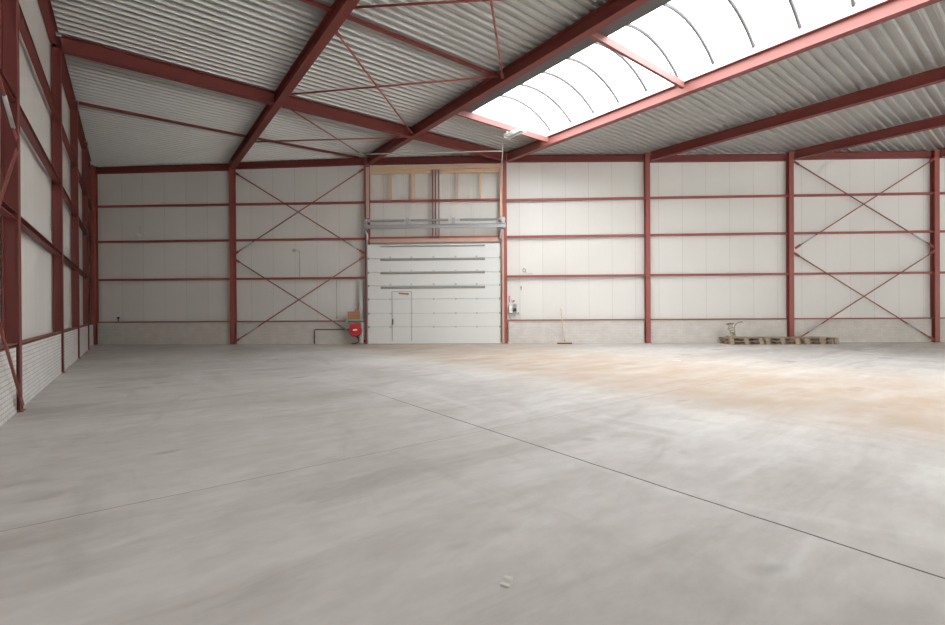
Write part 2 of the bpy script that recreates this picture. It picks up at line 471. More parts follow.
eg = MB(); e = arc(y0 - 0.05); eg.poly(e, [tuple(range(len(e)))]); eg.make('end_pane', 'opal', sky)
i = 0
while True:
    y = 11.22 - SKY - 0.945 * i
    if y < y0: break
    MB().tube(arc(y, -0.05), 0.043, 6).make('glazing_bar', 'bar_dark', sky)
    i += 1

# ------------------------------------------------------------------ columns
def wall_column(s, label, zt=None):
    x = (C0 + T * s).x
    top = DECK + dz(x, wall_y(x)) - 0.002
    # flange faces lie along the wall; the column stands 0.2 m proud of the cladding
    t = wall_thing('steel_column', label, 'column', s, 0.06, 0, 'steel columns of the door wall')
    MB().prism(ibeam(0.2, 0.175), (0, 0.1, 0.012), (0, 0.1, top), up=(0, 1, 0)).make('column_shaft', 'red', t)
    MB().box(-0.12, 0.12, -0.03, 0.10, 0, 0.012).make('base_plate', 'red', t)
    return t
door_cols = ['dark red steel column in the corner where side wall and door wall meet',
             'first red steel column along the door wall counted from the corner',
             'red steel column between the fire hose reel and the overhead door',
             'pinkish red steel column between the overhead door and the broom',
             'red steel column in the door wall between the broom and the pallets',
             'red steel column rising directly behind the low pallet stacks',
             'red steel column beyond the pallets where the last crossed rods end']
for s, lb in zip([-0.03] + S[1:7], door_cols):
    wall_column(s, lb)

side_cols = [(LY[0], 'dark red side wall column with the turnbuckle rod end beside it'),
             (LY[1], 'dark red side wall column carrying the deep cross beam'),
             (LY[2], 'dark red side wall column where a thin roof purlin begins'),
             (LY[3], 'last dark red side wall column before the corner')]
for y, lb in side_cols:
    t = thing('steel_column', lb, 'column', (XW, y, 0), 0, 'steel columns of the side wall')
    top = DECK + dz(XW, y) - (BEAM_H if y == LY[1] else 0.01)
    MB().prism(ibeam(0.16, 0.16), (-0.08, 0, 0.012), (-0.08, 0, top), up=(1, 0, 0)).make('column_shaft', 'red_shaded', t)
    MB().box(-0.10, 0.03, -0.10, 0.10, 0, 0.012).make('base_plate', 'red', t)

# ------------------------------------------------------------------ wall rails
levels = ['lowest', 'second lowest', 'second highest', 'highest']
ZB = [0.925, 2.675, 4.255, 5.72]
bays = [(0, 1, 'in the corner bay of the door wall'), (1, 2, 'behind the crossed rods beside the fire hose reel'),
        (3, 4, 'in the door wall bay with the broom'), (4, 5, 'in the plain bay above the first pallets'),
        (5, 6, 'behind the crossed rods beyond the pallets'), (6, 7, 'in the last bay past every crossed rod')]
for a, b, where in bays:
    for i, z in enumerate(ZB):
        s0, s1 = S[a] + (0.05 if a == 0 else 0.01), S[b] - 0.01
        h = 0.05 if i == 0 else 0.085
        m = MB().prism([(p, q) for p, q in channel(h, 0.08)], (0, 0.09, 0), (s1 - s0, 0.09, 0))
        o = m.make('wall_rail', 'red_dusty' if i == 0 else 'red', loc=WP(s0, 0.0, z), rotz=AL)
        tag(o, f'{levels[i]} thin red wall rail {where}', 'rail', 'wall rails between the door wall columns')
for z, lb in ((5.75, 'thin red wall rail under the timber posts above the overhead door'),
              (4.27, 'thin red wall rail just above the overhead door top')):
    m = MB().prism(channel(0.085, 0.08), (0, 0.09, 0), (S[3] - S[2] - 0.02, 0.09, 0))
    tag(m.make('wall_rail', 'red', loc=WP(S[2] + 0.01, 0, z), rotz=AL), lb, 'rail', 'wall rails between the door wall columns')

ZL = [0.885, 2.60, 4.14, 5.55]
ly = [3.9] + LY + [24.1]
side_bays = ['in the side wall bay before the turnbuckle column', 'in the widest side wall bay under the deep beam',
             'in the side wall bay just past the deep beam', 'in the side wall bay past the thin purlin', 'in the side wall bay ending at the corner']
for j in range(5):
    for i, z in enumerate(ZL):
        a, b = ly[j] + 0.01, ly[j + 1] - 0.01
        h = 0.05 if i == 0 else 0.10
        m = MB().prism([(-p, q) for p, q in channel(h, 0.09)], (0, 0, 0), (0, b - a, 0), up=(0, 0, 1))
        o = m.make('wall_rail', 'red_dusty' if i == 0 else 'red_shaded', loc=(XW - 0.025, a, z))
        tag(o, f'{levels[i]} red wall rail {side_bays[j]}', 'rail', 'wall rails between the side wall columns')

# head beams under the deck along both walls
for i in range(7):
    s0, s1 = S[i], S[i + 1]
    hd = 0.06 if i in (0, 4) else 0.02
    za, zb = (DECK + dz((C0 + T * s).x, (C0 + T * s).y) for s in (s0, s1))
    m = MB().prism(ibeam(0.26, 0.14), (0.12 if i else 0.06, 0.10, za - 0.14 - hd), (s1 - s0 - 0.12, 0.10, zb - 0.14 - hd))
    where = ['over the corner bay', 'over the bay with the fire hose reel', 'over the overhead door', 'over the bay with the broom',
             'over the bay of the first pallets', 'over the crossed rods past the pallets', 'over the last bay past every crossed rod'][i]
    tag(m.make('head_beam', 'red_shaded', loc=WP(s0, 0.03, 0), rotz=AL), f'dark red wall head beam under the deck {where}', 'beam', 'head beams on the door wall')
for j in range(5):
    a, b = ly[j], ly[j + 1]
    m = MB().prism(ibeam(0.28, 0.14), (0, 0.1, DECK + dz(XW, 10) - 0.145), (0, b - a - (0.1 if j < 4 else 0.35), DECK + dz(XW, 10) - 0.145))
    where = side_bays[j].replace('in the', 'over the')
    tag(m.make('eaves_beam', 'red_shaded', loc=(XW - 0.1, a, 0)), f'dark red eaves beam {where}', 'beam', 'eaves beams on the side wall')

# ------------------------------------------------------------------ roof beams
beam_labels = ['long red roof beam ending at the first door wall column from the corner',
               'long dark roof beam beside the roof light, ending above the fire hose reel',
               'long pink-lit roof beam beside the roof light, ending between door and broom',
               'long red roof beam ending at the column between broom and pallets',
               'long red roof beam ending at the column behind the pallets',
               'long red roof beam ending at the column beyond the pallets']
for i in range(1, 7):
    x = BX[i]
    z0, z1 = (DECK + dz(x, y_) - BEAM_H / 2 - 0.014 for y_ in (REAR_Y, wall_y(x)))
    yw = wall_y(x) - 0.07 / math.cos(AL) - 0.1 * math.tan(-AL)
    o = MB().prism(ibeam(BEAM_H, 0.20), (0, REAR_Y, z0), (0, yw, z0 + (z1 - z0) * (yw - REAR_Y) / (wall_y(x) - REAR_Y))).make('roof_beam', 'red_lit' if i == 3 else 'red_shaded', loc=(x, 0, 0))
    tag(o, beam_labels[i - 1], 'beam', 'roof beams running to the door wall')

def cross_beam(y, x0, x1, label, name, prof, drop, group):
    z0, z1 = DECK + dz(x0, y) - drop, DECK + dz(x1, y) - drop
    o = MB().prism(prof, (0, 0, 0), (x1 - x0, 0, z1 - z0)).make(name, 'red_lit' if name == 'trimmer' else 'red_shaded', loc=(x0, y, z0))
    return tag(o, label, 'beam', group)
YA, YB, YC = 13.42, 17.22, 8.97
g = 'deep cross beams between roof beams'
deep = ibeam(BEAM_H, 0.19)
cross_beam(YA, XW + 0.012, BX[1] - 0.108, 'deep dark red cross beam from the side wall to the first roof beam', 'cross_beam', deep, BEAM_H / 2 + 0.022, g)
cross_beam(YA, BX[1] + 0.108, BX[2] - 0.108, 'deep dark red cross beam between the first and second roof beams', 'cross_beam', deep, BEAM_H / 2 + 0.022, g)
cross_beam(YA, BX[2] + 0.108, BX[3] - 0.108, 'deep dark red cross beam above the overhead door beside the roof light', 'cross_beam', deep, BEAM_H / 2 + 0.022, g)
g = 'thin purlins between roof beams'
sq = [(-0.035, -0.035), (0.035, -0.035), (0.035, 0.035), (-0.035, 0.035)]
cross_beam(YB, XW + 0.03, BX[1] - 0.105, 'thin red purlin from the side wall past the deep beam', 'purlin', sq, 0.065, g)
cross_beam(YB, BX[1] + 0.105, BX[2] - 0.30, 'thin red purlin between roof beams close to the door wall', 'purlin', sq, 0.065, g)
cross_beam(YC, XW + 0.03, BX[1] - 0.105, 'thin red purlin from the side wall above the open floor, before the deep beam', 'purlin', sq, 0.065, g)
cross_beam(YC, BX[1] + 0.105, BX[2] - 0.105, 'thin red purlin between roof beams in front of the deep beam', 'purlin', sq, 0.065, g)
# trimmers of the roof light
ch = [(-0.04, -0.09), (0.04, -0.09), (0.04, 0.09), (-0.04, 0.09)]
g = 'cross members under the roof light'
cross_beam(11.17, BX[2] + 0.105, BX[3] - 0.105, 'pink-lit trimmer closing the door end of the roof light', 'trimmer', ch, 0.16, g)
cross_beam(6.25, BX[2] + 0.105, BX[3] - 0.105, 'pink-lit strut crossing open beneath the middle of the roof light', 'trimmer', ch, 0.11, g)

# ------------------------------------------------------------------ bracing rods
def brace(p, q, label, group, r=0.022, tb=None, flat=None, rotz=0.0):
    """rod from p to q with end plates; tb = fraction along where a turnbuckle sits"""
    p, q = Vector(p), Vector(q)
    t = thing('brace_rod', label, 'brace', p, 0, group)
    v = q - p; L = v.length; u = v / L
    rod = MB().rod((0, 0, 0), v, r, 8)
    rod.make('rod', 'red', t, smooth=True)
    if tb:
        a = u * (L * tb - 0.28); b = u * (L * tb + 0.28)
        MB().rod(a, b, r * 1.35, 8).make('turnbuckle', 'galv', t, smooth=True)
    nrm = flat or Vector((0, 0, 1))
    for e, sgn in ((Vector((0, 0, 0)), 1), (v, -1)):
        MB().bar(e - u * 0.02 * sgn, e + u * 0.22 * sgn, 0.012, 0.09, up=u.cross(Vector(nrm)).normalized()).make('end_plate', 'red', t)
    return t

nw = N_IN
def wall_brace(sa, za, sb, zb, d, label, tb):
    brace(WP(sa, d, za), WP(sb, d, zb), label, 'crossed rods on the door wall', 0.022, tb, nw)
e = 0.12
for (a, b, bay, ca, cbn) in ((1, 2, 'beside the fire hose reel', "the corner's side", "the door's side"),
                             (5, 6, 'beyond the pallets', "the pallets' side", 'the side away from the pallets')):
    wall_brace(S[a] + e, 7.02, S[b] - e, 3.66, 0.03, f'upper crossed rod {bay}, falling from {ca}', 0.9)
    wall_brace(S[a] + e, 3.66, S[b] - e, 7.02, 0.092, f'upper crossed rod {bay}, rising from {ca}', 0.1)
    wall_brace(S[a] + e, 3.47, S[b] - e, 0.10, 0.03, f'lower crossed rod {bay}, falling from {ca}', 0.86)
    wall_brace(S[a] + e, 0.10, S[b] - e, 3.50, 0.092, f'lower crossed rod {bay}, rising from {ca}', 0.14)

def roof_brace(xa, ya, xb, yb, zoff, label, tb=None):
    brace((xa, ya, DECK + dz(xa, ya) - zoff), (xb, yb, DECK + dz(xb, yb) - zoff), label, 'crossed rods under the roof', 0.024, tb)
x1, x2 = BX[1] + 0.1, BX[2] - 0.1
roof_brace(x1, YA + 0.25, x2, YB - 0.35, 0.13, 'roof rod in the bay by the door wall, running from deep beam to door column', 0.93)
roof_brace(x1, YB - 0.15, x2, YA + 0.3, 0.25, 'roof rod in the bay by the door wall, running level under the deck')
roof_brace(x1, YA - 0.3, x2, YC - 0.1, 0.13, 'roof rod between deep beam and thin purlin, ending at the roof light beam')
roof_brace(x1, YC + 0.3, x2, YA - 0.15, 0.25, 'roof rod dropping from the thin purlin to the deep beam crossing')
roof_brace(x1, YC - 0.35, x2, 4.95, 0.13, 'roof rod leaving the thin purlin at the first roof beam, nearly over the camera')
roof_brace(x1, 4.6, x2, YC - 0.3, 0.25, 'roof rod meeting the thin purlin beside the roof light')

# rods in the side wall bay before the first column
xg = XW + 0.02
def side_rod(ya, za, yb, zb, x, label, tb=None):
    brace((x, ya, za), (x, yb, zb), label, 'crossed rods on the side wall', 0.017, tb, Vector((1, 0, 0)))
xr = XW - 0.006
side_rod(8.32, 3.60, 4.3, 5.25, xr, 'upper rod with pale steel turnbuckle meeting the side wall column', 0.11)
side_rod(8.32, 3.42, 4.5, 0.10, xr, 'rod falling from the middle of the side wall column below the turnbuckle')
side_rod(8.32, 0.10, 4.5, 3.30, xr + 0.04, 'rod rising from the foot of the side wall column across the brick plinth')

# ------------------------------------------------------------------ overhead door
D0, D1 = 11.48, 16.80
door = wall_thing('door_1', 'white sectional overhead door with a small wicket door, closed', 'overhead door', D0, 0.10, 0, kind='structure')
W = D1 - D0
zs = [0.06, 0.68, 1.22, 1.79, 2.33, 2.86, 3.42, 3.98]
for a, b in zip(zs, zs[1:]):
    m = MB()
    g2 = 0.006
    # each section has softly chamfered long edges
    pr = [(0.0, a + g2 + 0.012), (0.0, b - g2 - 0.012), (0.012, b - g2), (0.045, b - g2), (0.045, a + g2), (0.012, a + g2)]
    kk = len(pr)
    m.poly([(0, y, z) for y, z in pr] + [(W, y, z) for y, z in pr], [tuple(range(kk)), tuple(range(kk, 2 * kk))[::-1]] + [(i, (i + 1) % kk, kk + (i + 1) % kk, kk + i) for i in range(kk)])
    m.make('door_section', 'door_white', door)
MB().box(0, W, 0.02, 0.04, 0.06, 4.0).make('backing_sheet', 'light_grey', door)
MB().box(-0.02, W + 0.02, -0.02, 0.05, 0.012, 0.062).make('bottom_rail', 'white_paint', door)
MB().box(0, W, 0.0, 0.04, 0.0, 0.014).make('bottom_seal', 'dark', door)
for z in (2.26, 2.85, 3.38, 3.91):
    h = 0.05 if z < 3.8 else 0.03
    MB().prism([(-0.0, -h), (0.045, -h * 0.5), (0.045, h * 0.5), (0.0, h)], (0.52, 0, z), (4.70, 0, z)).make('stiffener_bar', 'grey_bar', door)
for z in zs[1:7]:
    for s in (12.39, 13.24, 14.13, 15.01, 15.85):
        MB().box(s - D0 - 0.035, s - D0 + 0.035, -0.012, 0.002, z - 0.035 + (0.05 if z > 2 else 0), z + 0.035 + (0.05 if z > 2 else 0)).make('hinge', 'galv', door)
    for s in (0.03, W - 0.03):
        MB().box(s - 0.035, s + 0.035, -0.02, 0.002, z - 0.04, z + 0.04).make('roller_bracket', 'grey_bar', door)
wk = MB()
a, b = 12.45 - D0, 13.23 - D0
for (p, q, r_, s_) in ((a - 0.022, a + 0.022, 0.12, 2.11), (b - 0.022, b + 0.022, 0.12, 2.11), (a - 0.022, b + 0.022, 2.075, 2.11)):
    wk.box(p, q, -0.006, 0.003, r_, s_)
wicket = wk.make('wicket_door_frame', 'light_grey', door)
wicket['label'] = 'grey frame of the small wicket door'
MB().box(a + 0.02, a + 0.05, -0.05, -0.006, 0.78, 1.0).make('handle', 'dark', wicket)
MB().prism([(0, -0.03), (0.045, -0.02), (0.045, 0.02), (0, 0.03)], (a + 0.28, -0.006, 2.03), (b - 0.1, -0.006, 2.0)).make('door_closer', 'card', wicket)

# guide tracks left and right of the door
for s, lb in ((11.47, 'galvanised guide track of the overhead door on the fire hose reel side'), (16.79, 'galvanised guide track of the overhead door on the broom side')):
    t = wall_thing('guide_track', lb, 'guide track', s, 0.06, 0, 'overhead door guide tracks')
    sg = 1 if s < 14 else -1
    MB().prism([(0.0, 0.0), (0.055, 0.0), (0.055, 0.06), (0.045, 0.06), (0.045, 0.01), (0.0, 0.01)], (-0.05, -0.01, 0.03), (-0.05, -0.01, 4.15), up=(0, -1, 0)).make('track', 'galv', t)
    MB().tube([(0, -0.06, 4.15), (0, -0.07, 4.35), (-0.03 * sg, -0.1, 4.45), (-0.07 * sg, -0.15, 4.52)], 0.045, 8).make('track_bend', 'galv', t, smooth=True)

# torsion spring shaft above the door
sp = wall_thing('spring_shaft', 'galvanised torsion spring shaft with three grey springs above the overhead door', 'spring shaft', 11.40, 0.20, 4.92)
SW = 5.55
MB().rod((-0.12, 0, 0), (SW + 0.05, 0, 0), 0.016, 10).make('shaft', 'galv', sp, smooth=True)
for a, b in ((0.24, 1.58), (1.86, 3.34), (3.80, 5.28)):
    pr = []
    n = int((b - a) / 0.028)
    pts = []
    for i in range(n * 2 + 1):
        pts.append((0.052 if i % 2 else 0.042, (b - a) * i / (n * 2)))
    MB().lathe(pts, (a, 0, 0), (1, 0, 0), 14).make('torsion_spring', 'grey_bar', sp)
for x in (0.0, 1.72, 3.55, SW - 0.05):
    m = MB().box(x - 0.06, x + 0.06, -0.045, 0.02, -0.16, 0.075)
    m.make('shaft_bracket', 'galv', sp)
for x in (0.13, SW - 0.16):
    MB().lathe([(0.03, -0.05), (0.075, -0.05), (0.062, -0.03), (0.062, 0.03), (0.075, 0.05), (0.03, 0.05)], (x, 0, 0), (1, 0, 0), 18).make('cable_drum', 'galv', sp)
MB().prism([(-0.03, -0.08), (0.03, -0.08), (0.03, -0.07), (-0.02, -0.07), (-0.02, 0.07), (0.03, 0.07), (0.03, 0.08), (-0.03, 0.08)], (-0.02, 0.0, -0.24), (SW + 0.06, 0.0, -0.24)).make('carrier_rail', 'galv', sp)
for x in (0.02, SW - 0.02):
    MB().box(x - 0.05, x + 0.05, 0.03, 0.135, -0.36, 0.09).make('wall_bracket', 'galv', sp)

# timber framing and lintel above the door
def board(name, label, s0, s1, z0, z1, d0, d1, m, cat='timber', group='timber framing above the overhead door'):
    o = MB().box(0, s1 - s0, -(d1 - d0), 0, 0, z1 - z0).make(name, m, loc=WP(s0, d0, z0), rotz=AL)
    return tag(o, label, cat, group)
board('timber_plank', 'long pale timber plank at the top of the frame above the door', 11.56, 16.78, 6.99, 7.14, 0.0, 0.045, 'timber')
board('timber_plank', 'lower timber plank above the door, on the fire hose reel side', 11.56, 14.02, 6.83, 6.985, 0.0, 0.04, 'timber')
board('timber_plank', 'lower timber plank above the door, on the broom side', 14.42, 16.78, 6.82, 6.97, 0.0, 0.04, 'timber')
for s, w_, lb in ((12.39, 0.11, 'first short timber post above the door from the fire hose reel side'),
                  (13.32, 0.11, 'second short timber post above the door from the fire hose reel side'),
                  (15.11, 0.07, 'third short timber post above the door, past the red centre posts'),
                  (16.02, 0.07, 'fourth short timber post above the door, beside the tall timber stud')):
    board('timber_post', lb, s - w_ / 2, s + w_ / 2, 5.80, 6.825 if s < 14 else 6.815, 0.0, 0.05, 'timber_v', 'timber post')
board('timber_stud', 'tall pale timber stud beside the pinkish column above the door', 16.785, 16.885, 5.03, 7.14, 0.065, 0.11, 'timber_v', 'timber post')
board('jamb_lining', 'pinkish board lining the door opening on the broom side, full door height', 16.845, 16.935, 0.014, 4.53, 0.062, 0.10, 'pink_board', 'board', None)
board('timber_stud', 'greyish timber stud above the door on the fire hose reel side', 11.42, 11.54, 5.05, 7.1, 0.065, 0.10, 'pink_board', 'timber post')
board('lintel_board', 'pinkish lintel board directly above the white door panels', 11.55, 16.79, 4.055, 4.22, 0.0, 0.06, 'pink_board', 'board', None)
for s, lb in ((14.10, 'thin red centre post above the door, first of three'), (14.22, 'thin red centre post above the door, middle of three'),
              (14.35, 'thin red centre post above the door, last of three')):
    o = MB().prism(channel(0.034, 0.05, 0.008), (0, 0, 0), (0, 0, 2.75), up=(1, 0, 0)).make('centre_post', 'red', loc=WP(s, 0.056, 4.23), rotz=AL)
    tag(o, lb, 'post', 'centre posts above the overhead door')

# ------------------------------------------------------------------ things beside the door
fr = wall_thing('fire_hose_reel', 'round red fire hose reel on the wall beside the overhead door', 'fire hose reel', 11.03, 0.05, 0.58)
MB().lathe([(0.235, 0), (0.25, 0.008), (0.25, 0.016), (0.235, 0.022), (0.09, 0.03), (0.07, 0.03)], (0, -0.30, 0), (0, -1, 0), 32).make('front_disc', 'fire_red', fr)
MB().lathe([(0.25, 0), (0.25, 0.016)], (0, -0.13, 0), (0, -1, 0), 32).make('rear_disc', 'fire_red', fr)
hs = MB()
pts = []
for i in range(161):
    a = i / 160 * 2 * math.pi * 5
    pts.append((0.235 * math.cos(a) - 0.02, -0.165 - 0.11 * (i / 160), 0.235 * math.sin(a) - 0.02))
hs.tube(pts, 0.018, 6); hs.make('hose', 'dark', fr, smooth=True)
MB().rod((0, 0.0, 0), (0, -0.33, 0), 0.05, 14).make('hub', 'grey_bar', fr, smooth=True)
MB().prism([(-0.09, -0.02), (0.08, -0.035), (0.09, 0.02), (-0.08, 0.035)], (0, -0.33, 0), (0, -0.355, 0)).make('label_plate', 'white_plastic', fr)
MB().tube([(0.02, -0.25, -0.22), (0.09, -0.27, -0.34), (0.13, -0.27, -0.42), (0.08, -0.27, -0.50), (-0.05, -0.26, -0.545), (-0.17, -0.22, -0.555), (-0.2, -0.12, -0.56)], 0.018, 8).make('hanging_hose', 'dark', fr, smooth=True)
MB().lathe([(0.025, 0), (0.035, 0.01), (0.035, 0.06), (0.02, 0.08), (0.02, 0.15)], (0.17, -0.25, -0.38), (0.2, 0, 1), 12).make('nozzle', 'light_grey', fr)
MB().box(0.20, 0.25, -0.20, -0.02, -0.56, 0.28).make('bracket_post', 'light_grey', fr)

sh = wall_thing('wall_shelf', 'narrow pale green-white wall shelf above the fire hose reel', 'shelf', 10.62, 0.02, 0.945)
MB().box(0, 0.68, -0.26, 0, 0, 0.035).make('shelf_board', 'green_white', sh)
MB().box(-0.07, 0.02, -0.10, 0.0, -0.04, 0.08).make('end_block', 'green_white', sh)
MB().box(0.03, 0.07, -0.2, 0, -0.10, 0.0).make('shelf_bracket', 'galv', sh)
bx = wall_thing('cardboard_box', 'brown box on the shelf above the fire hose reel', 'box', 10.70, 0.06, 0.985)
MB().box(0, 0.43, -0.20, 0, 0, 0.32).make('box_body', 'card', bx)
MB().box(-0.005, 0.435, -0.205, 0.003, 0.29, 0.325).make('box_lid', 'card', bx)
sg = wall_thing('small_flask', 'small pink and white flask standing on the brown box', 'flask', 10.99, 0.15, 1.312)
MB().lathe([(0.04, 0), (0.045, 0.02), (0.045, 0.09), (0.02, 0.12), (0.02, 0.14)], (0, 0, 0), (0, 0, 1), 14).make('flask_body', 'bulk_pink', sg, smooth=True)
MB().lathe([(0.026, 0), (0.026, 0.035), (0.012, 0.05)], (0, 0, 0.14), (0, 0, 1), 12).make('flask_cap', 'white_plastic', sg, smooth=True)

o = MB().tube([(0, 0, 0), (0, 0, 0.50), (0.01, 0, 0.555), (0.05, 0, 0.58), (0.10, 0, 0.585), (1.52, 0, 0.585)], 0.02, 8).make('water_pipe', 'black_pipe', loc=WP(9.23, -0.028, 0), rotz=AL, smooth=True)
tag(o, 'thin black water pipe rising from the floor to the fire hose reel', 'pipe')
t = wall_thing('pull_cord', 'thin dark pull cord hanging from the rail near the fire hose reel', 'cord', 10.19, 0.06, 1.02)
MB().rod((0, 0, 0.1), (0, 0, 1.62), 0.013, 8).make('cord', 'grey_bar', t)
MB().lathe([(0.02, 0), (0.04, 0.02), (0.03, 0.09), (0.012, 0.12)], (0, 0, 0), (0, 0, 1), 12).make('grip', 'grey_bar', t)
t = wall_thing('wall_conduit', 'short grey conduit bent at its top, between the crossed rods', 'conduit', 8.60, -0.153, 2.72)
MB().tube([(0, -0.018, 0), (0, -0.018, 1.03), (-0.02, -0.018, 1.09), (-0.06, -0.018, 1.11), (-0.2, -0.018, 1.11)], 0.016, 8).make('pipe', 'light_grey', t, smooth=True)
MB().box(-0.30, -0.18, -0.05, 0.0, 1.05, 1.17).make('junction_box', 'light_grey', t)
o = MB().box(0, 0.15, -0.1, 0, 0, 1.5).make('cable_duct', 'light_grey', loc=WP(11.08, -0.10, 1.03), rotz=AL)
tag(o, 'upright light grey cable duct beside the column next to the hose reel', 'cable duct')
t = wall_thing('wall_spigot', 'small white wall fitting hanging in the corner bay', 'wall fitting', 1.89, -0.153, 4.43)
MB().lathe([(0.05, 0), (0.11, 0.03), (0.11, 0.09), (0.05, 0.14)], (0, -0.115, 0), (0, 0, 1), 16).make('housing', 'white_plastic', t, smooth=True)
MB().rod((0, -0.03, 0.12), (0, -0.03, 0.5), 0.012, 8).make('lead', 'light_grey', t)
MB().box(-0.03, 0.03, -0.06, 0.0, 0.02, 0.1).make('wall_plate', 'white_plastic', t)
t = wall_thing('rail_peg', 'tiny dark peg standing on the lowest rail of the corner bay', 'peg', 0.98, -0.04, 0.95)
MB().rod((0, 0, 0), (0, 0, 0.15), 0.018, 8).make('pin', 'dark', t)
MB().box(-0.035, 0.035, -0.03, 0.03, 0.12, 0.19).make('pin_head', 'dark', t)

# control boxes right of the door
cbx = wall_thing('door_control_box', 'grey door control box with a red stop button beside the pinkish column', 'control box', 17.13, -0.153, 1.18)
MB().box(0, 0.14, -0.14, 0, 0.02, 0.36).make('box_body', 'light_grey', cbx)
MB().box(0.005, 0.135, -0.155, -0.14, 0.04, 0.34).make('box_cover', 'white_plastic', cbx)
MB().box(0.16, 0.30, -0.16, 0, 0.0, 0.40).make('motor_switch', 'grey_bar', cbx)
MB().box(0.17, 0.29, -0.18, -0.16, 0.10, 0.22).make('switch_face', 'dark', cbx)
MB().lathe([(0.04, 0), (0.045, 0.03), (0.03, 0.05)], (0.20, -0.03, 0.52), (0, -1, 0), 14).make('stop_button', 'bulk_pink', cbx)
MB().box(0.15, 0.25, -0.03, 0.0, 0.46, 0.58).make('button_plate', 'white_plastic', cbx)
MB().box(-0.01, 0.05, -0.012, 0, 0.46, 0.72).make('sticker', 'bulk_pink', cbx)
t = wall_thing('wall_hook', 'small dark hook on the wall panel above the door control box', 'hook', 17.62, -0.153, 2.14)
MB().tube([(0, 0, 0.16), (0, -0.04, 0.15), (0, -0.05, 0.08), (0, -0.04, 0.0), (0, -0.015, 0.02)], 0.016, 8).make('hook_wire', 'dark', t)
MB().box(-0.03, 0.03, -0.012, 0, 0.10, 0.2).make('hook_plate', 'grey_bar', t)
t.scale = (0.75, 0.75, 0.75)
t = wall_thing('cable_end', 'small coiled cable end on the wall above the second lowest rail, near the door', 'cable', 17.75, -0.153, 2.80)
MB().tube([(0.06 * math.cos(a / 3), -0.02 - 0.003 * a, 0.12 + 0.07 * math.sin(a / 3)) for a in range(20)], 0.012, 6).make('coil', 'grey_bar', t)
MB().tube([(0.06, -0.02, 0.12), (0.08, -0.02, 0.04), (0.14, -0.02, 0.0), (0.34, -0.02, -0.005)], 0.01, 6).make('tail', 'light_grey', t)
t = wall_thing('floor_valve', 'tiny grey cable gland on the wall below the control box', 'cable gland', 17.50, -0.153, 1.17)
MB().box(-0.04, 0.04, -0.05, 0, 0, 0.07).make('gland_body', 'grey_bar', t)
t['label'] = 'tiny grey cable gland on the wall beside the door control box'
t.name = 'cable_gland'

# broom leaning on the wall
br = wall_thing('broom', 'wide floor broom with a pale wooden handle leaning on the wall', 'broom', 19.27, 0.30, 0)
MB().rod((0, 0, 0.07), (-0.10, 0.28, 1.38), 0.017, 10).make('handle', 'timber_v', br, smooth=True)
MB().box(-0.29, 0.29, -0.035, 0.035, 0.045, 0.085).make('broom_head', 'timber', br)
MB().box(-0.285, 0.285, -0.03, 0.03, 0.0, 0.045).make('bristles', 'dark', br)
MB().lathe([(0.03, 0), (0.024, 0.07)], (0, 0, 0.08), (-0.1, 0.28, 1.31), 10).make('socket', 'grey_bar', br)

# ------------------------------------------------------------------ pallets
def pallet(s, d, z, rot, label, warm=False):
    """s, d: centre on the floor; 1.2 m along the wall, 0.8 m deep"""
    t = thing('wooden_pallet', label, 'pallet', WP(s, d, z), AL + rot, 'pallets stacked along the door wall')
    for yy in (-0.325, -0.163, 0.0, 0.163, 0.325):
        MB().box(-0.6, 0.6, yy - 0.075, yy + 0.075, 0.104, 0.122).make('deck_board', 'pallet', t)
    for xx in (-0.527, 0, 0.527):
        MB().box(xx - 0.0725, xx + 0.0725, -0.4, 0.4, 0.086, 0.104).make('cross_board', 'pallet', t)
    for xx in (-0.527, 0, 0.527):
        for yy in (-0.35, 0, 0.35):
            mm = 'pallet_warm' if warm and xx > 0.3 and yy < 0 else 'pallet'
            MB().box(xx - 0.0725, xx + 0.0725, yy - 0.05, yy + 0.05, 0.018, 0.086).make('block', mm, t)
    for yy in (-0.33, 0, 0.33):
        MB().box(-0.6, 0.6, yy - 0.07, yy + 0.07, 0, 0.018).make('bottom_board', 'pallet', t)
    return t
PH = 0.123
pallet(25.86, 0.56, 0, 0.0, 'lower wooden pallet of the stack carrying the tangled cord')
pallet(25.84, 0.55, PH, 0.01, 'upper wooden pallet with the tangled cord on it')
pallet(27.16, 0.56, 0, 0.0, 'lower wooden pallet of the middle stack', True)
pallet(27.14, 0.57, PH, -0.015, 'upper wooden pallet of the middle stack', True)
pallet(28.56, 0.57, 0, 0.01, 'lower wooden pallet of the stack standing farthest past the red column')
pallet(28.54, 0.56, PH, -0.01, 'upper wooden pallet of the stack standing farthest past the red column')

hb = wall_thing('hose_bundle', 'tangled beige cord bundle with a grey hose end curving up, on the pallets', 'cord bundle', 25.50, 0.56, 0.247)
pts = []
rnd = random.Random(3)
for i in range(60):
    a = i * 0.9 + rnd.uniform(-0.5, 0.5)
    pts.append((0.09 * math.cos(a) + rnd.uniform(-0.06, 0.06) + 0.03 * math.sin(i / 9), 0.05 * math.sin(a * 1.1), 0.03 + 0.44 * (0.5 - 0.5 * math.cos(i / 60 * math.pi)) + rnd.uniform(-0.015, 0.03)))
pts = [(x, y, max(0.016, z)) for x, y, z in pts]
MB().tube(pts, 0.016, 6).make('tangled_cord', 'beige', hb, smooth=True)
MB().box(-0.13, 0.13, -0.09, 0.09, 0.0, 0.05).make('base_board', 'pallet', hb)
MB().tube([(0.10, 0, 0.03), (0.11, 0, 0.20), (0.09, 0, 0.30), (0.11, 0, 0.40), (0.16, 0, 0.47), (0.24, 0, 0.515), (0.34, 0, 0.52)], 0.018, 8).make('hose_end', 'grey_bar', hb, smooth=True)
hb.scale = (1.2, 1.2, 1.12)

